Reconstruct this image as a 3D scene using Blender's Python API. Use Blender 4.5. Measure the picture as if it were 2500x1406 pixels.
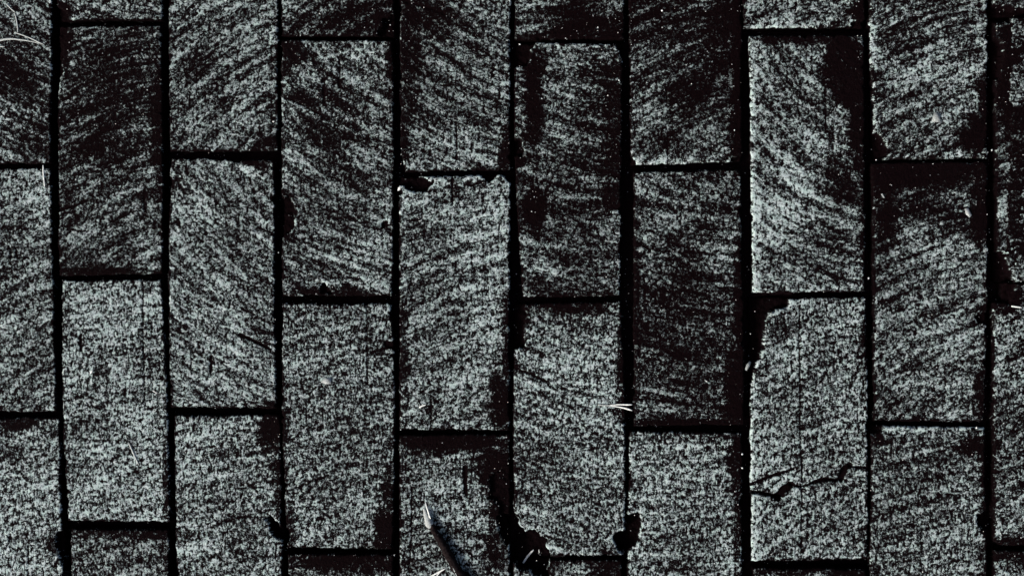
import bpy, math, random
import numpy as np

# ------------------------------------------------------------------ camera, sky, sun, exposure
scene = bpy.context.scene
for o in list(bpy.data.objects):
    bpy.data.objects.remove(o)
CAM_H = 0.943
AX, AY = math.radians(-1.5), math.radians(4.0)
HFOV = math.radians(52.0)
cam_data = bpy.data.cameras.new('camera')
cam = bpy.data.objects.new('camera', cam_data)
scene.collection.objects.link(cam)
cam.location = (0, 0, CAM_H)
cam.rotation_euler = (AX, AY, 0)
cam_data.sensor_fit = 'HORIZONTAL'
cam_data.angle = HFOV
cam_data.clip_start = 0.01
cam_data.clip_end = 200
scene.camera = cam

SUN_ELEV, SUN_AZ = math.radians(34), math.radians(238)      # azimuth clockwise from +Y: light comes from the left
world = bpy.data.worlds.new('World')
scene.world = world
world.use_nodes = True
wn = world.node_tree
sky = wn.nodes.new('ShaderNodeTexSky')
sky.sky_type = 'NISHITA'
sky.sun_disc = False
sky.sun_elevation = SUN_ELEV
sky.sun_rotation = SUN_AZ
bgn = wn.nodes['Background']
wn.links.new(sky.outputs[0], bgn.inputs[0])
bgn.inputs[1].default_value = 0.05
sky.air_density = 0.7
sky.dust_density = 6.0
sky.ozone_density = 0.6
sun_data = bpy.data.lights.new('sun', 'SUN')
sun_data.energy = 1.5
sun_data.angle = math.radians(12)
sun_data.color = (1.0, 0.985, 0.955)
sun = bpy.data.objects.new('sun', sun_data)
scene.collection.objects.link(sun)
sd = (math.sin(SUN_AZ) * math.cos(SUN_ELEV), math.cos(SUN_AZ) * math.cos(SUN_ELEV), math.sin(SUN_ELEV))
from mathutils import Vector, Matrix
sun.rotation_euler = Vector(sd).to_track_quat('Z', 'Y').to_euler()
sun.location = (sd[0] * 5, sd[1] * 5, sd[2] * 5)
scene.view_settings.view_transform = 'Standard'
scene.view_settings.look = 'None'
scene.view_settings.gamma = 1
scene.view_settings.use_curve_mapping = False
scene.view_settings.exposure = 1.55

# ------------------------------------------------------------------ helpers
MM = 0.001
PX = 0.372                     # millimetres of paving per measured unit
_t = math.tan(HFOV / 2)
_R = np.array(Matrix.Rotation(AY, 3, 'Y') @ Matrix.Rotation(AX, 3, 'X'))

def ground(pts):
    """measured positions -> points of the paving plane in millimetres"""
    p = np.asarray(pts, float).reshape(-1, 2)
    d = np.stack([(p[:, 0] - 1250) / 1250 * _t, -(p[:, 1] - 703) / 1250 * _t, -np.ones(len(p))], 1) @ _R.T
    return d[:, :2] / -d[:, 2:3] * CAM_H * 1000

def hash2(ix, iy, seed):
    h = (ix.astype(np.int64) * 374761393 + iy.astype(np.int64) * 668265263 + seed * 974711) & 0xffffffff
    h = ((h ^ (h >> 13)) * 1274126177) & 0xffffffff
    h = (h ^ (h >> 16)) & 0xffffffff
    return h / 4294967295.0

def vnoise(x, y, seed=0):
    ix, iy = np.floor(x), np.floor(y)
    fx, fy = x - ix, y - iy
    fx = fx * fx * fx * (fx * (fx * 6 - 15) + 10); fy = fy * fy * fy * (fy * (fy * 6 - 15) + 10)
    a, b = hash2(ix, iy, seed), hash2(ix + 1, iy, seed)
    c, d = hash2(ix, iy + 1, seed), hash2(ix + 1, iy + 1, seed)
    return (a + (b - a) * fx) * (1 - fy) + (c + (d - c) * fx) * fy

def fbm(x, y, seed=0, octv=3, gain=.5):
    s = 0; a = 1; n = 0
    for k in range(octv):
        s = s + a * (vnoise(x * 2 ** k, y * 2 ** k, seed + 17 * k) - .5); n += a; a *= gain
    return s / n * 2          # about -1..1

def smooth(e0, e1, x):
    t = np.clip((x - e0) / (e1 - e0), 0, 1)
    return t * t * (3 - 2 * t)

def poly_sdf(x, y, P):
    """signed distance to polygon, negative inside"""
    n = len(P); best = np.full(x.shape, 1e9); inside = np.zeros(x.shape, bool)
    for i in range(n):
        ax, ay = P[i]; bx, by = P[(i + 1) % n]
        ex, ey = bx - ax, by - ay
        t = np.clip(((x - ax) * ex + (y - ay) * ey) / (ex * ex + ey * ey + 1e-9), 0, 1)
        best = np.minimum(best, (x - ax - t * ex) ** 2 + (y - ay - t * ey) ** 2)
        c = ((ay > y) != (by > y)) & (x < ex * (y - ay) / (ey if abs(ey) > 1e-9 else 1e-9) + ax)
        inside ^= c
    d = np.sqrt(best)
    return np.where(inside, -d, d)

def line_dist(x, y, P):
    best = np.full(x.shape, 1e9)
    for i in range(len(P) - 1):
        ax, ay = P[i]; bx, by = P[i + 1]
        ex, ey = bx - ax, by - ay
        t = np.clip(((x - ax) * ex + (y - ay) * ey) / (ex * ex + ey * ey + 1e-9), 0, 1)
        best = np.minimum(best, (x - ax - t * ex) ** 2 + (y - ay - t * ey) ** 2)
    return np.sqrt(best)

def mesh_from(name, verts, quads, tris=None, smooth_shade=True):
    me = bpy.data.meshes.new(name)
    verts = np.asarray(verts, np.float32); quads = np.asarray(quads, np.int32).reshape(-1, 4)
    tris = np.zeros((0, 3), np.int32) if tris is None else np.asarray(tris, np.int32).reshape(-1, 3)
    me.vertices.add(len(verts)); me.vertices.foreach_set('co', verts.ravel())
    loops = np.concatenate([quads.ravel(), tris.ravel()]).astype(np.int32)
    me.loops.add(len(loops)); me.loops.foreach_set('vertex_index', loops)
    st = np.concatenate([np.arange(len(quads)) * 4, len(quads) * 4 + np.arange(len(tris)) * 3]).astype(np.int32)
    me.polygons.add(len(st)); me.polygons.foreach_set('loop_start', st)
    me.polygons.foreach_set('use_smooth', np.full(len(st), smooth_shade))
    me.update(); me.validate()
    return me

def link(name, me, mat, parent=None, loc=None):
    o = bpy.data.objects.new(name, me)
    if me is not None and mat is not None and not me.materials:
        me.materials.append(mat)
    scene.collection.objects.link(o)
    if loc is not None: o.location = loc
    if parent is not None: o.parent = parent
    return o

def tag(o, label, cat, group=None, kind=None):
    if label: o['label'] = label
    if cat: o['category'] = cat
    if group: o['group'] = group
    if kind: o['kind'] = kind
    return o

# ------------------------------------------------------------------ materials
class NT:
    def __init__(self, name):
        self.m = bpy.data.materials.new(name); self.m.use_nodes = True
        self.t = self.m.node_tree; self.b = self.t.nodes['Principled BSDF']
    def n(self, typ, **kw):
        nd = self.t.nodes.new(typ)
        for k, v in kw.items(): setattr(nd, k, v)
        return nd
    def L(self, a, b): self.t.links.new(a, b)
    def math(self, op, a, b=None, c=None, clamp=False):
        nd = self.n('ShaderNodeMath', operation=op); nd.use_clamp = clamp
        for i, v in enumerate((a, b, c)):
            if v is None: continue
            if isinstance(v, (int, float)): nd.inputs[i].default_value = v
            else: self.L(v, nd.inputs[i])
        return nd.outputs[0]
    def scale(self, vec, sx, sy):
        nd = self.n('ShaderNodeVectorMath', operation='MULTIPLY')
        self.L(vec, nd.inputs[0]); nd.inputs[1].default_value = (sx, sy, 1)
        return nd.outputs[0]
    def noise(self, vec, detail=3, rough=.5, dist=0, dims='2D'):
        nd = self.n('ShaderNodeTexNoise', noise_dimensions=dims)
        self.L(vec, nd.inputs['Vector'])
        nd.inputs['Scale'].default_value = 1; nd.inputs['Detail'].default_value = detail
        nd.inputs['Roughness'].default_value = rough; nd.inputs['Distortion'].default_value = dist
        return nd.outputs[0]
    def ramp(self, fac, stops):
        nd = self.n('ShaderNodeValToRGB'); el = nd.color_ramp.elements
        while len(el) < len(stops): el.new(.5)
        for e, (p, c) in zip(el, stops):
            e.position = p; e.color = (*c, 1)
        self.L(fac, nd.inputs[0]); return nd.outputs[0]
    def mrange(self, v, a, b, c=0, d=1):
        nd = self.n('ShaderNodeMapRange'); self.L(v, nd.inputs[0])
        for i, x in enumerate((a, b, c, d)): nd.inputs[1 + i].default_value = x
        return nd.outputs[0]

def brick_material():
    s = NT('worn_brick')
    arc = s.n('ShaderNodeUVMap', uv_map='arc').outputs[0]
    flat = s.n('ShaderNodeUVMap', uv_map='flat').outputs[0]
    soil = s.n('ShaderNodeAttribute', attribute_name='soil').outputs['Fac']
    wear_light = s.n('ShaderNodeAttribute', attribute_name='wear_light').outputs['Fac']
    drag = s.n('ShaderNodeAttribute', attribute_name='drag').outputs['Fac']
    # the coordinates are millimetres on the brick face
    streak = s.noise(s.scale(arc, 1 / 50, 1 / 7.5), 4, .55)             # broad bands of the wire-cut drag marks
    streak2 = s.noise(s.scale(arc, 1 / 8, 1 / 2.8), 3, .6)             # fine drag marks
    blotch = s.noise(s.scale(flat, 1 / 5.2, 1 / 5.0), 4, .62)
    fleck = s.noise(s.scale(flat, 1 / 2.4, 1 / 2.0), 3, .7)
    grain = s.noise(s.scale(flat, 1 / .7, 1 / .6), 2, .6)
    pit = s.noise(s.scale(flat, 1 / 2.4, 1 / 6.0), 3, .6)
    pitm = s.mrange(pit, .58, .68)
    t = s.math('MULTIPLY', s.math('SUBTRACT', streak, .5), 1.15)
    t = s.math('MULTIPLY_ADD', s.math('SUBTRACT', streak2, .5), .75, t)
    t = s.math('MULTIPLY', t, drag)
    t = s.math('MULTIPLY_ADD', s.math('SUBTRACT', blotch, .5), s.mrange(drag, .7, 1., 1.35, 1.0), t)
    vert = s.noise(s.scale(flat, 1 / 1.7, 1 / 4.2), 3, .6)
    t = s.math('MULTIPLY_ADD', s.math('SUBTRACT', vert, .5), s.mrange(drag, .7, 1., 1.0, .25), t)
    t = s.math('MULTIPLY_ADD', s.math('SUBTRACT', fleck, .5), 1.4, t)
    t = s.math('MULTIPLY_ADD', s.math('SUBTRACT', grain, .5), 1.0, t)
    t = s.math('MULTIPLY_ADD', pitm, -.30, t)
    hole = s.noise(s.scale(flat, 1 / 3.6, 1 / 4.4), 2, .5)
    t = s.math('MULTIPLY_ADD', s.mrange(hole, .61, .68), -.42, t)
    crest = s.math('ADD', t, .5)
    t = s.math('ADD', crest, wear_light)
    t = s.math('MULTIPLY_ADD', soil, -.68, t, clamp=True)
    t = s.math('MAXIMUM', t, s.math('MULTIPLY', s.math('MULTIPLY_ADD', grain, 1.6, -.62), .62))   # grit showing through the soil
    dust = s.mrange(s.noise(s.scale(flat, 1 / 6, 1 / 6), 3, .6), .35, .65)
    pale = s.ramp(dust, [(0, (.415, .475, .48)), (1, (.375, .475, .455))])
    f = s.ramp(t, [(.0, (.0,) * 3), (.30, (.004,) * 3), (.40, (.016,) * 3), (.50, (.11,) * 3), (.62, (.50,) * 3), (.85, (1.,) * 3)])
    fleck_dim = s.n('ShaderNodeVectorMath', operation='SCALE')                  # dims flecks brick by brick: grime plus the light falloff painted in
    s.L(pale, fleck_dim.inputs[0]); s.L(s.mrange(wear_light, -.12, .06, .68, 1.05), fleck_dim.inputs['Scale']); pale = fleck_dim.outputs[0]
    mx = s.n('ShaderNodeMix', data_type='RGBA')
    s.L(f, mx.inputs['Factor']); mx.inputs['A'].default_value = (.0022, .0004, .0008, 1); s.L(pale, mx.inputs['B'])
    col = mx.outputs['Result']
    s.L(col, s.b.inputs['Base Color'])
    s.b.inputs['Roughness'].default_value = .9
    s.b.inputs['Specular IOR Level'].default_value = .02
    bp = s.n('ShaderNodeBump'); bp.inputs['Strength'].default_value = .8; bp.inputs['Distance'].default_value = .0009
    s.L(crest, bp.inputs['Height']); s.L(bp.outputs[0], s.b.inputs['Normal'])
    return s.m

def soil_material():
    s = NT('dark_soil')
    pos = s.n('ShaderNodeTexCoord').outputs['Object']
    sc = s.n('ShaderNodeVectorMath', operation='SCALE'); s.L(pos, sc.inputs[0]); sc.inputs['Scale'].default_value = 700
    a = s.noise(sc.outputs[0], 4, .6, dims='3D')
    s.L(s.ramp(a, [(.3, (.003, .001, .002)), (.75, (.010, .005, .006))]), s.b.inputs['Base Color'])
    s.b.inputs['Roughness'].default_value = 1; s.b.inputs['Specular IOR Level'].default_value = .05
    bp = s.n('ShaderNodeBump'); bp.inputs['Strength'].default_value = 1; bp.inputs['Distance'].default_value = .001
    s.L(a, bp.inputs['Height']); s.L(bp.outputs[0], s.b.inputs['Normal'])
    return s.m

def plain(name, c0, c1, scale=900, rough=.8, stretch=(1, 1, 1), spec=.2):
    s = NT(name)
    pos = s.n('ShaderNodeTexCoord').outputs['Object']
    sc = s.n('ShaderNodeVectorMath', operation='MULTIPLY'); s.L(pos, sc.inputs[0])
    sc.inputs[1].default_value = tuple(scale * k for k in stretch)
    a = s.noise(sc.outputs[0], 3, .6, dims='3D')
    s.L(s.ramp(a, [(.3, c0), (.7, c1)]), s.b.inputs['Base Color'])
    s.b.inputs['Roughness'].default_value = rough; s.b.inputs['Specular IOR Level'].default_value = spec
    bp = s.n('ShaderNodeBump'); bp.inputs['Strength'].default_value = .5; bp.inputs['Distance'].default_value = .0004
    s.L(a, bp.inputs['Height']); s.L(bp.outputs[0], s.b.inputs['Normal'])
    return s.m

M_BRICK = brick_material()
M_SOIL = soil_material()
M_STRAW = plain('pale_straw', (.50, .52, .49), (.85, .87, .84), 1500)
M_GRASS = plain('dry_grass', (.26, .28, .27), (.46, .49, .47), 1500)
M_LEAF = plain('grey_leaf', (.10, .11, .11), (.34, .37, .36), 900)
M_BARK = plain('dark_bark', (.002, .001, .0014), (.016, .012, .012), 500, .95, spec=.02)
M_WOOD = plain('bare_wood', (.12, .13, .13), (.45, .48, .47), 1100)
M_SAND = plain('pale_sand', (.22, .24, .24), (.85, .87, .86), 230, .6)

# ------------------------------------------------------------------ measured paving
# corners TL, TR, BR, BL; streak angle (degrees, + rises to the right); bend radius (mm); pale wear with the light falloff put in; clean worn edges; bends of an edge
BR = [
 dict(c=[(-135,-200),(129,-200),(123,399),(-140,402)], a=-36, r=300, w=.00),
 dict(c=[(-140,413),(124,410),(137,1006),(-130,1006)], a=30, r=-260, w=.05),
 dict(c=[(-125,1021),(146,1018),(157,1620),(-115,1620)], a=24, r=-300, w=.15),
 dict(c=[(137,-560),(396,-560),(397,50),(138,50)], a=-25, r=300, w=.10),
 dict(c=[(139,64),(394,61),(396,669),(142,673)], a=20, r=-260, w=-.04, R=[(398,330)]),
 dict(c=[(150,684),(394,682),(414,1275),(166,1271)], a=16, r=-320, w=.13, R=[(406,900)], L=[(150,950)]),
 dict(c=[(171,1291),(412,1292),(418,1890),(176,1890)], a=20, r=-300, w=.03),
 dict(c=[(408,-240),(680,-240),(678,369),(414,370)], a=27, r=-240, w=.01),
 dict(c=[(417,386),(671,392),(677,998),(416,995)], a=-33, r=260, w=.08, R=[(671,700)], L=[(410,640)]),
 dict(c=[(424,1014),(684,1011),(695,1625),(434,1625)], a=14, r=-330, w=.09),
 dict(c=[(684,-530),(967,-530),(962,89),(686,89)], a=24, r=-280, w=-.05),
 dict(c=[(686,98),(959,98),(958,722),(688,723)], a=-26, r=280, w=.02, R=[(962,400)]),
 dict(c=[(689,740),(957,740),(957,1341),(700,1337)], a=16, r=-320, w=.08, R=[(965,1000)], L=[(688,1000)]),
 dict(c=[(702,1353),(960,1353),(960,1960),(705,1960)], a=12, r=-320, w=-.02),
 dict(c=[(974,-210),(1248,-210),(1246,415),(977,420)], a=-32, r=250, w=.00),
 dict(c=[(974,431),(1246,428),(1244,1051),(974,1049)], a=20, r=-300, w=.11, worn='T'),
 dict(c=[(974,1063),(1245,1058),(1246,1680),(976,1680)], a=8, r=-330, w=.03),
 dict(c=[(1256,-530),(1524,-530),(1524,97),(1256,97)], a=15, r=300, w=-.10),
 dict(c=[(1256,104),(1521,106),(1514,723),(1276,727)], a=-14, r=330, w=-.04, R=[(1519,400)], L=[(1258,420)], worn='T'),
 dict(c=[(1254,741),(1517,735),(1524,1356),(1252,1361)], a=-14, r=330, w=.06, R=[(1527,1000)]),
 dict(c=[(1252,1368),(1518,1365),(1520,1980),(1252,1980)], a=5, r=400, w=-.02),
 dict(c=[(1533,-230),(1812,-230),(1812,394),(1539,404)], a=18, r=-300, w=-.09, worn='B'),
 dict(c=[(1546,420),(1808,413),(1818,1036),(1547,1041)], a=-12, r=340, w=-.07, R=[(1815,700)]),
 dict(c=[(1537,1053),(1812,1056),(1814,1680),(1526,1680)], a=4, r=500, w=.08),
 dict(c=[(1812,-560),(2114,-560),(2112,67),(1814,70)], a=16, r=-280, w=.04, worn='B'),
 dict(c=[(1829,88),(2110,86),(2113,712),(1837,716)], a=-31, r=230, w=.06, worn='L'),
 dict(c=[(1830,726),(2114,725),(2118,1366),(1835,1370)], a=24, r=-280, w=.08, R=[(2119,1000)], worn='L'),
 dict(c=[(1838,1387),(2116,1388),(2118,2020),(1840,2020)], a=20, r=-280, w=-.08),
 dict(c=[(2123,-240),(2414,-240),(2412,388),(2138,391)], a=20, r=-280, w=.04, worn='LB', L=[(2127,200)]),
 dict(c=[(2129,397),(2412,394),(2404,1029),(2134,1029)], a=22, r=-260, w=.00, R=[(2412,700)]),
 dict(c=[(2127,1038),(2405,1043),(2416,1690),(2122,1690)], a=12, r=-330, w=.00, worn='T'),
 dict(c=[(2423,-590),(2720,-590),(2722,36),(2424,40)], a=20, r=-300, w=.06),
 dict(c=[(2426,54),(2722,54),(2726,688),(2436,690)], a=24, r=-270, w=-.02, L=[(2430,300)]),
 dict(c=[(2424,738),(2726,738),(2730,1323),(2427,1324)], a=22, r=-280, w=.08),
 dict(c=[(2428,1343),(2730,1343),(2732,1970),(2432,1970)], a=22, r=-280, w=-.05),
]
# soil stains lying on the bricks: x, y, rx, ry, turn, strength
STAINS = [
 (270,250,130,170,0,.32),(388,300,22,140,0,.75),(152,110,22,70,0,.9),(155,32,22,26,0,1),(270,665,120,14,0,.6),
 (60,230,80,130,0,.25),(60,405,70,8,0,.8),(40,1035,70,16,-8,.8),
 (650,350,45,26,-15,.6),(545,378,130,14,2,.7),(620,395,60,14,5,.5),(668,1045,34,60,8,1),(680,1180,18,100,0,.6),
 (944,62,32,38,0,1),(850,40,120,46,0,.3),(712,135,40,46,0,.75),(800,300,80,110,0,.35),(745,245,60,14,18,.7),
 (955,150,14,60,0,.8),(820,712,120,14,0,.65),(700,520,16,60,0,.9),
 (1000,110,34,120,0,.55),(1060,60,80,60,0,.3),(1235,380,18,60,0,.7),(985,330,12,80,0,.5),
 (1225,985,26,80,0,1),(1238,860,12,150,0,.6),(985,860,14,160,0,.45),
 (1100,1078,140,22,0,1),(1222,1190,34,130,0,1),(1195,1130,30,50,0,.7),(1215,1340,28,50,0,.55),
 (1120,1000,130,9,0,.0),(942,1300,28,66,0,1),(950,1210,16,50,0,.6),(830,1372,140,26,0,.85),(700,1300,22,60,0,.8),
 (1420,60,120,46,0,.45),(1390,95,140,14,0,.8),(1302,260,24,120,0,.9),(1306,510,22,52,0,1),(1500,300,32,210,0,.5),(1480,200,60,120,0,.3),
 (1500,480,40,30,0,.7),(1420,720,110,8,0,.4),(1262,390,20,24,0,1),(1525,880,18,160,0,.7),(1400,745,120,22,0,.6),(1268,790,20,60,0,1),
 (1690,120,120,130,0,.35),(1802,170,18,220,0,.85),(1745,60,60,70,0,.4),(1560,120,20,200,0,.0),
 (1690,820,130,200,0,.22),(1800,950,30,100,0,1),(1808,760,14,180,0,.8),(1670,1035,130,16,0,.8),(1552,700,12,160,0,.5),
 (1800,1120,22,100,0,.8),(1805,1280,14,120,0,.5),(1680,1054,130,8,0,.0),
 (2105,38,26,50,0,1),(2070,170,56,110,-12,1),(2095,330,26,90,-8,.95),(2050,430,36,70,-20,.55),(2110,560,9,160,0,.5),(1960,92,110,16,0,.6),
 (2110,850,12,60,0,.5),(1905,800,26,30,0,.4),
 (2388,325,40,56,25,1),(2404,250,14,60,0,.6),(2210,70,70,70,0,.3),(2290,60,60,60,0,.2),
 (2270,425,150,36,0,1),(2160,500,34,110,0,.75),(2395,500,26,110,0,.85),(2290,520,80,60,0,.35),(2395,960,14,60,0,.6),
 (2390,1085,40,26,-10,.7),(2412,1180,14,150,0,.8),(2140,1060,24,22,0,1),(2270,1030,130,8,0,.6),
 (2460,30,40,16,0,.8),(2465,170,40,130,0,1),(2490,330,30,80,0,.6),(2460,750,60,22,0,.9),(2480,1120,50,0.1,0,.0),
 (2080,1400,50,22,0,.9),(1940,1390,100,10,0,.5),(2470,1355,60,16,0,.6),
 (1330,1390,24,30,0,.6),(1480,1380,40,30,0,.6),(130,1330,20,60,0,.4),(340,1300,160,14,0,.6),(400,1330,12,70,0,.3),
 (405,1180,10,90,0,.6),(250,905,22,16,0,.45),(630,805,40,12,35,.3),
]
# broken-away pieces: outline, depth in mm
CHIPS = [
 ([(135,15),(160,28),(172,55),(130,60)], 6), ([(130,55),(165,62),(152,130),(146,220),(130,220)], 4),
 ([(930,100),(925,78),(945,40),(972,30),(972,95)], 7),
 ([(684,490),(700,478),(712,500),(718,545),(706,570),(692,572),(680,600)], 6),
 ([(968,370),(982,380),(991,408),(988,425),(968,425)], 9),
 ([(970,425),(1035,430),(1062,442),(1040,462),(1012,468),(990,455),(970,452)], 6),
 ([(1172,425),(1215,425),(1208,440),(1192,446),(1178,438)], 5), ([(1226,424),(1250,424),(1250,452),(1240,440)], 5),
 ([(1248,98),(1345,96),(1330,106),(1310,106),(1292,122),(1285,158),(1262,162),(1248,168)], 7),
 ([(1500,96),(1528,96),(1528,160),(1516,130)], 5), ([(1250,340),(1272,340),(1278,360),(1276,385),(1250,378)], 7),
 
 ([(1246,730),(1284,730),(1284,790),(1280,845),(1256,860),(1246,860)], 9),
 ([(1244,1238),(1262,1268),(1280,1300),(1305,1298),(1334,1322),(1342,1345),(1340,1370),(1244,1370)], 14),
 ([(1270,1360),(1340,1360),(1336,1385),(1342,1420),(1310,1410),(1290,1396),(1260,1388),(1262,1366)], 14),
 ([(1496,1310),(1530,1290),(1532,1345),(1518,1350),(1502,1340)], 11), ([(1524,1262),(1560,1248),(1566,1270),(1562,1310),(1548,1340),(1520,1352)], 12),
 ([(652,1262),(664,1258),(684,1285),(702,1305),(700,1325),(682,1320),(664,1296)], 9), ([(690,1288),(712,1300),(706,1322),(690,1318)], 7),
 ([(1196,1160),(1252,1130),(1252,1300),(1225,1260),(1208,1218),(1192,1212)], 4), ([(1216,1260),(1252,1250),(1252,1330),(1236,1330),(1220,1300)], 9),
 ([(1530,370),(1540,372),(1552,398),(1552,410),(1530,410)], 6), ([(1785,392),(1800,382),(1820,372),(1820,400),(1785,402)], 6), ([(1822,378),(1838,380),(1836,405),(1822,408)], 6),
 ([(1822,716),(1930,716),(1924,752),(1890,757),(1874,780),(1867,805),(1866,838),(1858,872),(1844,892),(1833,930),(1822,930)], 13),
 ([(2118,200),(2130,205),(2133,250),(2124,262)], 5), ([(2122,320),(2148,330),(2164,348),(2162,385),(2140,394),(2122,394)], 9),
 ([(2384,765),(2420,760),(2420,792),(2386,788)], 4), ([(2384,1256),(2398,1248),(2420,1240),(2420,1300),(2396,1290)], 6),
 ([(2118,1030),(2162,1032),(2150,1052),(2134,1064),(2118,1072)], 8),
 ([(2418,10),(2450,14),(2500,22),(2560,40),(2418,50)], 7), ([(2418,90),(2450,96),(2452,140),(2440,190),(2418,200)], 8),
 ([(2428,612),(2462,622),(2476,640),(2478,690),(2428,700)], 11),
 ([(783,720),(786,690),(796,690),(804,708),(812,724)], 4), ([(138,1300),(162,1290),(162,1385),(148,1380),(140,1345)], 6),
 ([(2075,55),(2120,45),(2120,75),(2088,75)], 5), ([(946,730),(962,728),(966,775),(954,752)], 6),
 ([(930,545),(945,538),(948,552),(936,560)], 2.5),
]
# cracks and scratches: path, width mm, depth mm
CRACKS = [
 ([(1830,1200),(1862,1204),(1905,1214)], 2.6, 4), ([(1900,1214),(1912,1195),(1930,1184)], 6.0, 4), ([(1930,1184),(1958,1188),(1985,1178)], 1.6, 3), ([(1985,1178),(2012,1169),(2042,1172)], 2.6, 3),
 ([(2052,1168),(2062,1142),(2075,1136)], 5.0, 3), ([(2075,1138),(2122,1143)], 1.4, 2), ([(1830,1184),(1880,1162),(1945,1142)], 2.0, 1.6),
 ([(1952,745),(1951,850),(1953,960),(1953,1050),(1957,1130),(1958,1200),(1956,1290),(1957,1350)], 1.0, .7),
 ([(348,690),(349,830),(354,1000)], 1.0, 1.0), ([(895,745),(896,870),(897,935)], 1.2, 1.0), ([(1113,300),(1115,390)], 1.1, .8), ([(1104,430),(1105,500)], 1.3, 1),
 ([(1052,975),(1051,1048)], 1.1, .8), ([(1005,1190),(1004,1300),(998,1406),(996,1500)], 1.1, .9), ([(828,140),(829,215)], 1.8, 1), ([(790,195),(791,248)], 3.2, 1),
 ([(585,816),(620,832),(660,852)], 2.6, 1.2), ([(695,1200),(740,1184),(800,1160)], 1.3, 1), ([(140,515),(180,503),(215,488)], 2.4, 1.0),
 ([(1628,215),(1628,255)], 1.4, .7), ([(1630,330),(1630,405)], 1.1, .7), ([(688,236),(730,252),(790,285)], 1.6, 1), ([(975,0),(1050,20),(1110,45)], 2.2, .8),
 ([(68,1320),(69,1420)], 1.3, .8), ([(515,870),(515,905)], 3.0, 1), ([(196,820),(197,855)], 2.8, 1), ([(1135,1140),(1137,1205)], 3.2, 1.2), ([(22,1305),(24,1320)], 3,1), ([(24,605),(26,628)], 2.4, 1),
 ([(38,605),(40,628)], 2.2, 1), ([(2425,1155),(2500,1135)], 1.5, 1), ([(1262,900),(1300,915),(1340,935)], 2.2, .8), ([(1555,590),(1588,610)], 1.6, .8), ([(2015,205),(2016,320)], .9, .6), ([(352,480),(354,515)],3,1),
 ([(905,860),(960,845)], 2.4, .8), ([(1000,540),(1030,533)],2,.7), ([(945,840),(968,850)],5,1.5), ([(550,1272),(700,1235)],1.2,.5),
]
CHIPS_G = [(ground(p), d) for p, d in CHIPS]
CRACKS_G = [(ground(p), w, d) for p, w, d in CRACKS]
ST = np.array(STAINS)
ST_C = ground(ST[:, :2])

STEP = 0.95

def edge_curve(pts, n, seed, nrm, amp=1.0):
    """polyline through pts resampled to n points, with a ragged offset that fades at the ends"""
    P = np.asarray(pts, float)
    seg = np.r_[0, np.cumsum(np.linalg.norm(np.diff(P, axis=0), axis=1))]
    s = np.linspace(0, seg[-1], n)
    if len(P) == 3:                                  # soft bend
        t = s / seg[-1]; tm = seg[1] / seg[-1]
        C = (P[1] - (1 - tm) ** 2 * P[0] - tm ** 2 * P[2]) / (2 * tm * (1 - tm))
        Q = ((1 - t) ** 2)[:, None] * P[0] + (2 * t * (1 - t))[:, None] * C + (t ** 2)[:, None] * P[2]
    else:
        Q = np.stack([np.interp(s, seg, P[:, 0]), np.interp(s, seg, P[:, 1])], 1)
    z = np.zeros_like(s)
    off = .6 * fbm(s / 16, z, seed, 2) + .8 * fbm(s / 3.2, z, seed + 5, 3, .6) - 1.3 * np.clip(fbm(s / 7, z, seed + 9, 3, .65) - .28, 0, 1) * 3
    fade = np.clip(np.minimum(s, seg[-1] - s) / 4, 0, 1)
    return Q + (off * fade * amp)[:, None] * np.asarray(nrm)[None]

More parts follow.
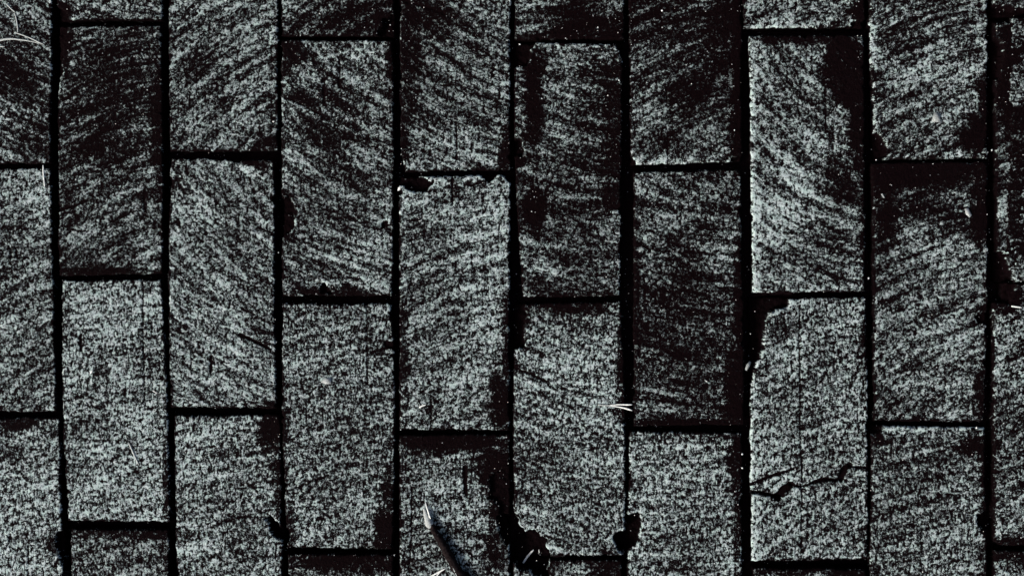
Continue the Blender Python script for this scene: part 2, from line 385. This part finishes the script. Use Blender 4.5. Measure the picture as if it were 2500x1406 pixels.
def build_brick(b, idx):
    TL, TR, BRc, BL = ground(b['c'])
    mids = {k: list(ground(b[k])) if k in b else [] for k in 'LRTB'}
    nu = int(round((TR[0] - TL[0]) / STEP)) + 1
    nv = int(round((TL[1] - BL[1]) / STEP)) + 1
    sd_ = idx * 131 + 7
    top = edge_curve([TL] + mids['T'] + [TR], nu, sd_ + 1, (0, 1))
    bot = edge_curve([BL] + mids['B'] + [BRc], nu, sd_ + 2, (0, -1))
    lef = edge_curve([TL] + mids['L'] + [BL], nv, sd_ + 3, (-1, 0))
    rig = edge_curve([TR] + mids['R'] + [BRc], nv, sd_ + 4, (1, 0))
    u = np.linspace(0, 1, nu)[None, :, None]; v = np.linspace(0, 1, nv)[:, None, None]
    P = (1 - v) * top[None] + v * bot[None] + (1 - u) * lef[:, None] + u * rig[:, None] \
        - ((1 - u) * (1 - v) * TL + u * (1 - v) * TR + u * v * BRc + (1 - u) * v * BL)
    X, Y = P[..., 0], P[..., 1]
    uu, vv = np.broadcast_arrays(u[..., 0], v[..., 0])
    W = (TR[0] - TL[0]); H = (TL[1] - BL[1])
    dL, dR, dT, dB = uu * W, (1 - uu) * W, vv * H, (1 - vv) * H
    # distance to the rim, corners rounded
    cr = 3.0
    qx = np.maximum(cr - np.minimum(dL, dR), 0); qy = np.maximum(cr - np.minimum(dT, dB), 0)
    d = np.where((qx > 0) & (qy > 0), cr - np.hypot(qx, qy), np.minimum(np.minimum(dL, dR), np.minimum(dT, dB)))
    # drag-mark coordinates
    th = math.radians(b['a']); r = b['r']; C0 = P.reshape(-1, 2).mean(0)
    nx, ny = -math.sin(th), math.cos(th)
    cx, cy = C0[0] + nx * r, C0[1] + ny * r
    rad = np.hypot(X - cx, Y - cy)
    ang = np.arctan2(((X - cx) * math.cos(th) + (Y - cy) * math.sin(th)), np.abs((X - cx) * nx + (Y - cy) * ny))
    ua, va = abs(r) * ang, rad - abs(r)
    # relief
    z = .30 * fbm(X / 30, Y / 30, sd_ + 20, 2) + .32 * fbm(ua / 20, va / 3.4, sd_ + 21, 3) + .30 * fbm(X / 3.2, Y / 2.6, sd_ + 22, 3) \
        - .55 * np.clip(fbm(X / 2.2, Y / 7, sd_ + 23, 2) - .45, 0, 1) * 2
    rr = np.clip(1.9 + 2.2 * fbm(X / 8, Y / 8, sd_ + 24, 3), .7, 5)
    e = np.clip(rr - d, 0, rr)
    z = z - (rr - np.sqrt(np.maximum(rr * rr - e * e, 0)))
    # soil
    wx = X + 3.2 * fbm(X / 9, Y / 9, 901, 4, .6); wy = Y + 3.2 * fbm(X / 9, Y / 9, 977, 4, .6)
    soil = np.zeros_like(X)
    x0, x1, y0, y1 = X.min(), X.max(), Y.min(), Y.max()
    rag = .5 * fbm(X / 22, Y / 22, 55, 5, .7) + .35 * fbm(ua / 14, va / 3, sd_ + 56, 3, .6)
    for (sx, sy, rx, ry, tr, st), c in zip(STAINS, ST_C):
        rm = max(rx, ry) * PX * 1.6
        if st <= 0 or c[0] + rm < x0 or c[0] - rm > x1 or c[1] + rm < y0 or c[1] - rm > y1: continue
        a = math.radians(-tr); dx, dy = wx - c[0], wy - c[1]
        ex = (dx * math.cos(a) + dy * math.sin(a)) / (rx * PX); ey = (-dx * math.sin(a) + dy * math.cos(a)) / (ry * PX)
        soil = np.maximum(soil, st * smooth(1.5, .35, np.hypot(ex, ey) + rag))
    # joint soil smeared over the rim
    rim = .9 + 3.2 * np.clip(fbm(X / 14, Y / 14, sd_ + 30, 3) + .15, 0, 1)
    keep = np.ones_like(X)
    for k, dd in (('L', dL), ('R', dR), ('T', dT), ('B', dB)):
        if k in b.get('worn', ''): keep *= smooth(2, 8, dd)
    soil = np.maximum(soil, .6 * keep * smooth(rim, rim * .25, d))
    wear_light = np.full_like(X, .02 + b['w'] * .62 + (-.045 if b['c'][0][1] < 400 else -.045))  # brick tone: pale wear plus light falloff painted into the colour
    for k, dd in (('L', dL), ('R', dR), ('T', dT), ('B', dB)):
        if k in b.get('worn', ''):
            wear_light = wear_light + .22 * smooth(9, 1.5, dd + 3 * fbm(X / 8, Y / 8, sd_ + 31, 2))
    wear_light = wear_light + .10 * fbm(X / 45, Y / 45, sd_ + 32, 2)
    # chips and cracks
    gx = X + 3.4 * fbm(X / 7, Y / 7, 301, 4, .68); gy = Y + 3.4 * fbm(X / 7, Y / 7, 307, 4, .68)
    for G, dep in CHIPS_G:
        if G[:, 0].max() + 6 < x0 or G[:, 0].min() - 6 > x1 or G[:, 1].max() + 6 < y0 or G[:, 1].min() - 6 > y1: continue
        s = poly_sdf(gx, gy, G)
        k = smooth(.6, -1.1, s)
        z = z - k * (dep + 1.2 * fbm(X / 3, Y / 3, 311, 3))
        soil = np.maximum(soil, 1.3 * k)
        wear_light = wear_light + .16 * smooth(3.2, .6, s) * (1 - k) * smooth(.0, .35, dep / 12)
    for G, wd, dep in CRACKS_G:
        if G[:, 0].max() + 4 < x0 or G[:, 0].min() - 4 > x1 or G[:, 1].max() + 4 < y0 or G[:, 1].min() - 4 > y1: continue
        s = line_dist(X + .35 * fbm(X / 2.5, Y / 2.5, 401, 2), Y + .6 * fbm(X / 2.5, Y / 2.5, 409, 2), G)
        k = smooth(wd * .5 + .55, wd * .5 - .45, s)
        z = z - k * dep
        soil = np.maximum(soil, k * (1.3 if dep > 1.15 else np.clip(.75 + .6 * fbm(X / 9, Y / 9, 415, 2), .2, 1.1)))
    zo = .5 * (hash2(np.array([idx]), np.array([3]), 5)[0] - .5)
    z = z + zo
    # assemble: top grid, skirt, closed bottom
    org = np.array([C0[0], C0[1]])
    V = np.stack([X - org[0], Y - org[1], z], -1).reshape(-1, 3)
    ids = np.arange(nu * nv).reshape(nv, nu)
    q = np.stack([ids[1:, :-1], ids[1:, 1:], ids[:-1, 1:], ids[:-1, :-1]], -1).reshape(-1, 4)
    loop = np.r_[ids[0, :-1], ids[:-1, -1], ids[-1, :0:-1], ids[:0:-1, 0]]       # clockwise from above
    n = len(loop)
    vs = [V]; rings = [loop]; base = len(V)
    zr = V[loop, 2]
    for k, dz in enumerate((-2.2, -7., -16., -58.)):
        R = V[loop].copy()
        w = fbm(np.arange(n) / 5., np.full(n, k * 3.), sd_ + 40, 2) * .5 if k < 3 else 0
        cen = R[:, :2]; ln = np.linalg.norm(cen, axis=1, keepdims=True)
        R[:, :2] = cen - cen / ln * (np.asarray(w).reshape(-1, 1) * .6 + .3)
        R[:, 2] = np.minimum(zr - .5 * (k + 1), dz) if k < 3 else dz
        vs.append(R); rings.append(base + np.arange(n)); base += n
    qs = [q]
    for a_, c_ in zip(rings[:-1], rings[1:]):
        qs.append(np.stack([a_, np.roll(a_, -1), np.roll(c_, -1), c_], -1))
    vs.append(np.array([[0, 0, -58.]]))
    last = rings[-1]
    tris = np.stack([last, np.roll(last, -1), np.full(n, base)], -1)
    VV = np.concatenate(vs) * MM; QQ = np.concatenate(qs)
    me = mesh_from('brick', VV, QQ, tris)
    nv_ = len(VV)
    def full(a, fill):
        out = np.empty(nv_, np.float32); out[:nu * nv] = a.ravel()
        out[nu * nv:] = fill; return out
    for nm, arr in (('soil', full(soil, .9)), ('wear_light', full(wear_light, b['w'])), ('drag', np.full(nv_, b.get('g', 1.0 if b['c'][0][1] < 400 else (.9 if b['c'][0][1] < 640 else .7)), np.float32))):
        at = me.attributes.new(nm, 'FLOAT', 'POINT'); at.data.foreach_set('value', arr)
    lv = np.empty(len(me.loops), np.int32); me.loops.foreach_get('vertex_index', lv)
    offu, offv = idx * 173.3, idx * 91.7
    for nm, fu, fv in (('arc', ua, va), ('flat', X, Y)):
        fu = fu.ravel(); fv = fv.ravel()
        au = np.concatenate([fu] + [fu[loop]] * 4 + [[0]]) + offu
        av = np.concatenate([fv] + [fv[loop] + 3. * (k + 1) for k in range(4)] + [[0]]) + offv
        uvl = me.uv_layers.new(name=nm)
        uvl.data.foreach_set('uv', np.stack([au[lv], av[lv]], -1).astype(np.float32).ravel())
    me.materials.append(M_BRICK)
    return me, org

# joint bed: the pavement itself, fine under the view, running on beyond it
def build_bed():
    xs = np.r_[-9000, -3000, -1600, np.arange(-1000, 1000.1, 3.2), 1600, 3000, 9000]
    ys = np.r_[-9000, -3000, -1600, np.arange(-760, 760.1, 3.2), 1600, 3000, 9000]
    X, Y = np.meshgrid(xs, ys)
    Z = -17 + 2.4 * fbm(X / 40, Y / 40, 71, 2) + 1.6 * fbm(X / 7, Y / 7, 73, 3)
    V = np.stack([X, Y, Z], -1).reshape(-1, 3) * MM
    ids = np.arange(X.size).reshape(X.shape)
    q = np.stack([ids[:-1, :-1], ids[:-1, 1:], ids[1:, 1:], ids[1:, :-1]], -1).reshape(-1, 4)
    return mesh_from('pavement', V, q)

pavement = link('pavement', build_bed(), M_SOIL)
pavement['kind'] = 'structure'
pavement['label'] = 'brick paving laid in staggered columns with dark soil joints'

bricks = []
for i, b in enumerate(BR):
    me, org = build_brick(b, i)
    bricks.append(link('brick', me, None, pavement, (org[0] * MM, org[1] * MM, 0)))
# the paving runs on past the view: copies of the measured bricks on the same bond
col_x = [-330, -625, -920]; col_r = [2890, 3190, 3490]
pitch = 228 + 4.5
rng = random.Random(5)
def more(cx_mm, y0_mm, n0, n1):
    for k in range(n0, n1):
        src = bricks[rng.choice([4, 5, 8, 11, 12, 15, 18, 19, 22, 25, 29])]
        o = src.copy(); scene.collection.objects.link(o); o.parent = pavement
        o.location = (cx_mm * MM, (y0_mm + k * pitch) * MM, 0)
        if rng.random() < .5: o.rotation_euler[2] = math.pi
col_first = {}
for b in BR:
    g = ground(b['c']); cx = g[:, 0].mean(); k = round((cx + 500) / 107)
    lo, hi = col_first.get(k, (1e9, -1e9)); col_first[k] = (min(lo, g[:, 1].mean()), max(hi, g[:, 1].mean()))
    col_first[('x', k)] = cx
keys = sorted(k for k in col_first if not isinstance(k, tuple))
for k in keys:
    lo, hi = col_first[k]; cx = col_first[('x', k)]
    more(cx, hi, 1, 3); more(cx, lo, -2, 0)
xl = col_first[('x', keys[0])]; xr = col_first[('x', keys[-1])]
for j in range(1, 5):
    more(xl - 105.5 * j, (0, 118)[j % 2], -3, 4)
    more(xr + 108.5 * j, (0, 118)[j % 2], -3, 4)

# ------------------------------------------------------------------ loose things lying on the bricks
def tube_mesh(name, pts, radii, sides=8, flat=1.0, seed=0, rough=0.):
    """closed tapered tube through pts (mm), radii in mm"""
    P = np.asarray(pts, float); n = len(P)
    T = np.gradient(P, axis=0); T /= np.linalg.norm(T, axis=1, keepdims=True)
    up = np.array([0, 0, 1.]); S = np.cross(T, up); S /= np.linalg.norm(S, axis=1, keepdims=True)
    U = np.cross(S, T)
    V = []; rg = np.random.RandomState(seed)
    for i in range(n):
        for k in range(sides):
            a = 2 * math.pi * k / sides
            r = radii[i] * (1 + rough * (rg.rand() - .5))
            V.append(P[i] + S[i] * math.cos(a) * r + U[i] * math.sin(a) * r * flat)
    V += [P[0] - T[0] * radii[0] * .4, P[-1] + T[-1] * radii[-1] * .4]
    q = []; t = []
    for i in range(n - 1):
        for k in range(sides):
            k2 = (k + 1) % sides
            q.append((i * sides + k, i * sides + k2, (i + 1) * sides + k2, (i + 1) * sides + k))
    a, z = n * sides, n * sides + 1
    for k in range(sides):
        k2 = (k + 1) % sides
        t.append((a, k2, k)); t.append((z, (n - 1) * sides + k, (n - 1) * sides + k2))
    return mesh_from(name, np.array(V) * MM, q, t)

def path3(px, n, zs, wob=0., seed=0):
    G = ground(px); seg = np.r_[0, np.cumsum(np.linalg.norm(np.diff(G, axis=0), axis=1))]
    s = np.linspace(0, seg[-1], n)
    # smooth through the points
    x = np.interp(s, seg, G[:, 0]); y = np.interp(s, seg, G[:, 1])
    for _ in range(2 if len(px) > 2 else 0):
        x[1:-1] = (x[:-2] + 2 * x[1:-1] + x[2:]) / 4; y[1:-1] = (y[:-2] + 2 * y[1:-1] + y[2:]) / 4
    z = np.interp(s / seg[-1], np.linspace(0, 1, len(zs)), zs)
    if wob:
        x = x + wob * fbm(s / 6, s * 0, seed, 2); y = y + wob * fbm(s / 6, s * 0 + 9, seed, 2)
    return np.stack([x, y, z], 1)

def strand(name, px, r0, r1, mat, label, cat, zs=(.6, .6), n=14, flat=.6, parent=None, group=None, wob=.15, seed=1):
    P = path3(px, n, zs, wob, seed)
    o0 = np.array([P[0, 0], P[0, 1], 0]) if parent is None else np.array(parent['_o'])
    rad = np.interp(np.linspace(0, 1, n), [0, .15, .85, 1], [r0 * .7, r0, r1, r1 * .6])
    me = tube_mesh(name, P - o0, rad, 7, flat, seed, .15)
    o = link(name, me, mat, parent, tuple(o0 * MM) if parent is None else None)
    if label: tag(o, label, cat, group)
    return o

def thing(name, px0, label, cat, group=None):
    g = ground([px0])[0]
    e = bpy.data.objects.new(name, None); scene.collection.objects.link(e)
    e.location = (g[0] * MM, g[1] * MM, 0); e.empty_display_size = .01
    e['_o'] = [float(g[0]), float(g[1]), 0.]
    return tag(e, label, cat, group)

# twig with its splintered pale tip
tw = thing('twig', (1090, 1310), 'thick dark twig with a splintered pale end lying across a brick', 'twig')
strand('bark', [(1054, 1278), (1072, 1308), (1095, 1348), (1120, 1390), (1150, 1440), (1172, 1480)], 3.6, 5.2, M_BARK, None, None, (3.4, 4.6), 60, .9, tw, wob=.9, seed=3)
tip = strand('splintered_tip', [(1036, 1240), (1044, 1260), (1053, 1284)], 1.9, 4.2, M_WOOD, None, None, (2.4, 3.4), 12, .7, tw, wob=.3, seed=4)
strand('splinter', [(1040, 1222), (1045, 1238), (1053, 1262)], .45, .8, M_STRAW, None, None, (4.2, 4.9), 10, .8, tw, seed=5)
tw_side = strand('bark_strip', [(1070, 1300), (1100, 1362), (1118, 1400), (1140, 1440)], .4, .8, M_LEAF, None, None, (6.0, 7.6), 14, .6, tw, seed=6)
tip['label'] = 'pale splintered end of bare wood'

# pair of needles joined in one sheath
nd = thing('pine_needle_pair', (1486, 989), 'pair of bright needles joined at one end, reaching over a dark joint', 'needle')
strand('needle', [(1482, 989), (1500, 987), (1515, 987), (1543, 987)], .35, .75, M_STRAW, None, None, (.5, 1.4), 14, .8, nd, seed=8)
strand('needle', [(1482, 989), (1500, 991), (1520, 994), (1543, 1001)], .4, .85, M_STRAW, None, None, (.5, 1.2), 14, .8, nd, seed=9)
strand('sheath', [(1460, 988), (1474, 989), (1490, 989)], .45, .6, M_GRASS, None, None, (.4, .7), 8, .8, nd, seed=10)

strand('straw', [(315, 1081), (326, 1104), (339, 1134)], .75, .65, M_GRASS, 'straight pale straw slanting across the middle of a speckled brick', 'straw', (.7, .7), seed=11)
strand('straw', [(105, 404), (107, 430), (110, 456)], .65, .55, M_STRAW, 'short pale straw crossing the narrow joint between two brick ends', 'straw', (.2, .8), seed=12)
strand('grass_blade', [(17, 11), (27, 22), (38, 31)], .6, .4, M_GRASS, 'short thin fibre touching the tip of a curved dry grass blade', 'grass', (.6, .6), seed=13)
strand('grass_blade', [(36, 32), (40, 46), (43, 60), (45, 80)], .55, .6, M_GRASS, 'curved dry grass blade running down to another blade', 'grass', (.7, .8), seed=14)
strand('grass_blade', [(36, 80), (55, 86), (80, 96), (108, 110)], .5, .6, M_GRASS, 'thin dry grass blade ending beside a joint, touched by a curved one', 'grass', (.8, .7), seed=15)
strand('grass_blade', [(-40, 110), (0, 99), (25, 95), (60, 99), (100, 107)], 1.3, .4, M_GRASS, 'dry grass blade, wide at its root and thin at its tip', 'grass', (.7, .7), 20, .45, seed=16)
strand('grass_blade', [(-25, 110), (0, 114), (12, 115)], .6, .6, M_GRASS, 'short stub of dry grass beside the wide root of a longer blade', 'grass', (.6, .6), seed=17)
strand('straw', [(1275, 1383), (1288, 1364), (1301, 1350)], 1.0, .9, M_STRAW, 'bright white straw lying in the hole of a broken brick corner', 'straw', (-12.5, -12), seed=18)
strand('straw', [(1314.5, 1350), (1315, 1358)], .4, .4, M_STRAW, 'tiny white fibre in the hole of a broken brick corner', 'straw', (-12.5, -12), 6, seed=19)
sp = thing('forked_straw', (1070, 1396), 'pale forked straw beside the thick dark twig', 'straw')
strand('straw_stem', [(1040, 1412), (1060, 1401), (1088, 1386)], .9, .7, M_STRAW, None, None, (.9, .9), 14, .6, sp, seed=20)
strand('straw_branch', [(1060, 1412), (1070, 1400), (1078, 1392)], .5, .4, M_STRAW, None, None, (.9, .9), 10, .6, sp, seed=21)
strand('straw', [(720, 1386), (732, 1389)], .55, .45, M_GRASS, 'tiny dull straw on the dirt darkened end of a brick', 'straw', (.6, .6), 6, seed=22)
strand('straw', [(373, 953), (384, 960)], .5, .4, M_STRAW, 'tiny thin pale straw between a long scratch and a joint', 'straw', (.5, .5), 6, seed=23)
strand('straw', [(2469, 747), (2494, 751)], .7, .5, M_STRAW, 'small white straw lying flat on soil at the dirty end of a brick', 'straw', (.6, .6), 8, seed=24)
strand('straw', [(1024, 994), (1032, 990), (1040, 988)], .8, .6, M_STRAW, 'short thick pale straw near the end of a bright brick, beside a thin scratch', 'straw', (.7, .7), 8, seed=25)

def flake(name, poly, mat, label, cat, z=.5, lift=1.2, seed=0, group=None):
    G = ground(poly); c = G.mean(0); n = len(G)
    rg = np.random.RandomState(seed)
    h = z + lift * rg.rand(n)
    th = .35
    V = [(*(g - c), hh + th) for g, hh in zip(G, h)] + [(0, 0, z + lift * .9 + th)] + [(*(g - c), hh) for g, hh in zip(G, h)] + [(0, 0, z + lift * .9)]
    t = []; q = []
    ar = sum(G[i][0] * G[(i + 1) % n][1] - G[(i + 1) % n][0] * G[i][1] for i in range(n))
    for i in range(n):
        j = (i + 1) % n
        if ar < 0: i, j = j, i
        t += [(i, j, n), (n + 1 + j, n + 1 + i, 2 * n + 1)]; q.append((j, i, n + 1 + i, n + 1 + j))
    me = mesh_from(name, np.array(V) * MM, q, t)
    o = link(name, me, mat, None, (c[0] * MM, c[1] * MM, 0))
    return tag(o, label, cat, group)

flake('leaf_scrap', [(1819, 902), (1822, 890), (1830, 882), (1834, 884), (1830, 896), (1823, 905)], M_LEAF, 'grey leaf scrap standing in the joint beside a broken brick corner', 'leaf', -1.5, 2.5, 1)
flake('leaf_scrap', [(784, 933), (796, 923), (809, 923), (809, 937), (796, 937)], M_WOOD, 'small pale square scrap on a bright speckled brick', 'leaf', .5, .8, 2)
flake('leaf_scrap', [(2354, 510), (2362, 508), (2372, 526), (2366, 531), (2357, 524)], M_WOOD, 'grey wedge shaped scrap on a brick with a soil covered end', 'leaf', .5, .8, 3)
flake('leaf_scrap', [(2273, 298), (2281, 274), (2293, 280), (2296, 300)], M_LEAF, 'dull triangular leaf scrap on a dark brick', 'leaf', .4, .6, 4)
flake('leaf_scrap', [(2150, 474), (2154, 473), (2160, 484), (2155, 483)], M_WOOD, 'tiny grey scrap sharing a soil covered brick end with a larger wedge shaped scrap', 'leaf', .5, .5, 5)
flake('seed_husk', [(971, 466), (972, 458), (979, 454), (981, 457), (977, 464)], M_STRAW, 'bright seed husk lodged at the meeting of two joints', 'seed', -1.0, 1.0, 6)
flake('leaf_scrap', [(220, 910), (224, 905), (229, 901), (227, 907), (223, 912)], M_STRAW, 'tiny white scrap beside a dark pit in a brick', 'leaf', .5, .5, 7)

# sand: pale grains over everything, thickest in the soil of the joints
def sand():
    rg = np.random.RandomState(12)
    pts = []; 
    def add(x, y, r, z): pts.append((x, y, r, z))
    for px, py, r in [(668, 297, 1.2), (348, 123, .9), (374, 147, .7), (360, 220, .7), (780, 34, 1.0), (1511, 196, .9), (1323, 241, .8), (1616, 27, .9), (1617, 68, .7), (1965, 62, 1.2), (1445, 1122, 1.1), (1725, 930, 1.0),
                      (1269, 109, 1.0), (1290, 1028, .5), (1812, 1108, .9), (1794, 1199, .7), (2120, 679, 1.0), (2384, 1044, 1.1), (1188, 1188, 1.1), (2421, 367, .9), (680, 617, .8), (185, 438, .9), (1793, 318, .8), (747, 838, .7), (574, 243, .8), (146, 288, .6), (963, 1354, .9), (1812, 1142, 1.0), (2095, 1335, .6)]:
        g = ground([(px, py)])[0]; add(g[0], g[1], r * .9, .35)
    n = 8000
    xy = np.stack([rg.uniform(-480, 480, n), rg.uniform(-275, 275, n)], 1)
    keep = np.full(n, .35)
    near = np.zeros(n)
    for b in BR:
        P = ground(b['c']); s = poly_sdf(xy[:, 0], xy[:, 1], P)
        near = np.maximum(near, np.where(s < 0, 1.0, 0.0) * np.where(s > -7, 2.0, 1.0))
    for (sx, sy, rx, ry, tr, st), c in zip(STAINS, ST_C):
        if st <= .4: continue
        e = np.hypot((xy[:, 0] - c[0]) / (rx * PX), (xy[:, 1] - c[1]) / (ry * PX))
        keep = np.where(e < 1.1, np.maximum(keep, .9), keep)
    keep = np.where(near == 0, .8, np.where(near == 2, np.maximum(keep, .65), keep))
    ok = rg.rand(n) < keep
    for (x, y), nr in zip(xy[ok], near[ok]):
        r = .17 + .42 * rg.rand() ** 3.5
        if nr == 0:
            add(x, y, r, -15.5 + 5 * rg.rand())
        else:
            add(x, y, r, .1)
    base = np.array([(1, 0, 0), (-1, 0, 0), (0, 1, 0), (0, -1, 0), (0, 0, 1), (0, 0, -1)], float)
    fc = np.array([(0, 2, 4), (2, 1, 4), (1, 3, 4), (3, 0, 4), (2, 0, 5), (1, 2, 5), (3, 1, 5), (0, 3, 5)])
    V = []; T = []
    for k, (x, y, r, z) in enumerate(pts):
        a = rg.rand() * 6.28; c, s = math.cos(a), math.sin(a)
        b = base * r * rg.uniform(.65, 1.35, (6, 1)) * np.array([1, 1, .75])
        b = np.stack([b[:, 0] * c - b[:, 1] * s, b[:, 0] * s + b[:, 1] * c, b[:, 2]], 1)
        V.append(b + (x, y, z)); T.append(fc + 6 * k)
    return mesh_from('sand_grains', np.concatenate(V) * MM, np.zeros((0, 4)), np.concatenate(T), False)
tag(link('sand_grains', sand(), M_SAND), 'pale sand grains scattered over the bricks and in the joints', 'sand', kind='stuff')

for o in bpy.data.objects:
    if '_o' in o: del o['_o']
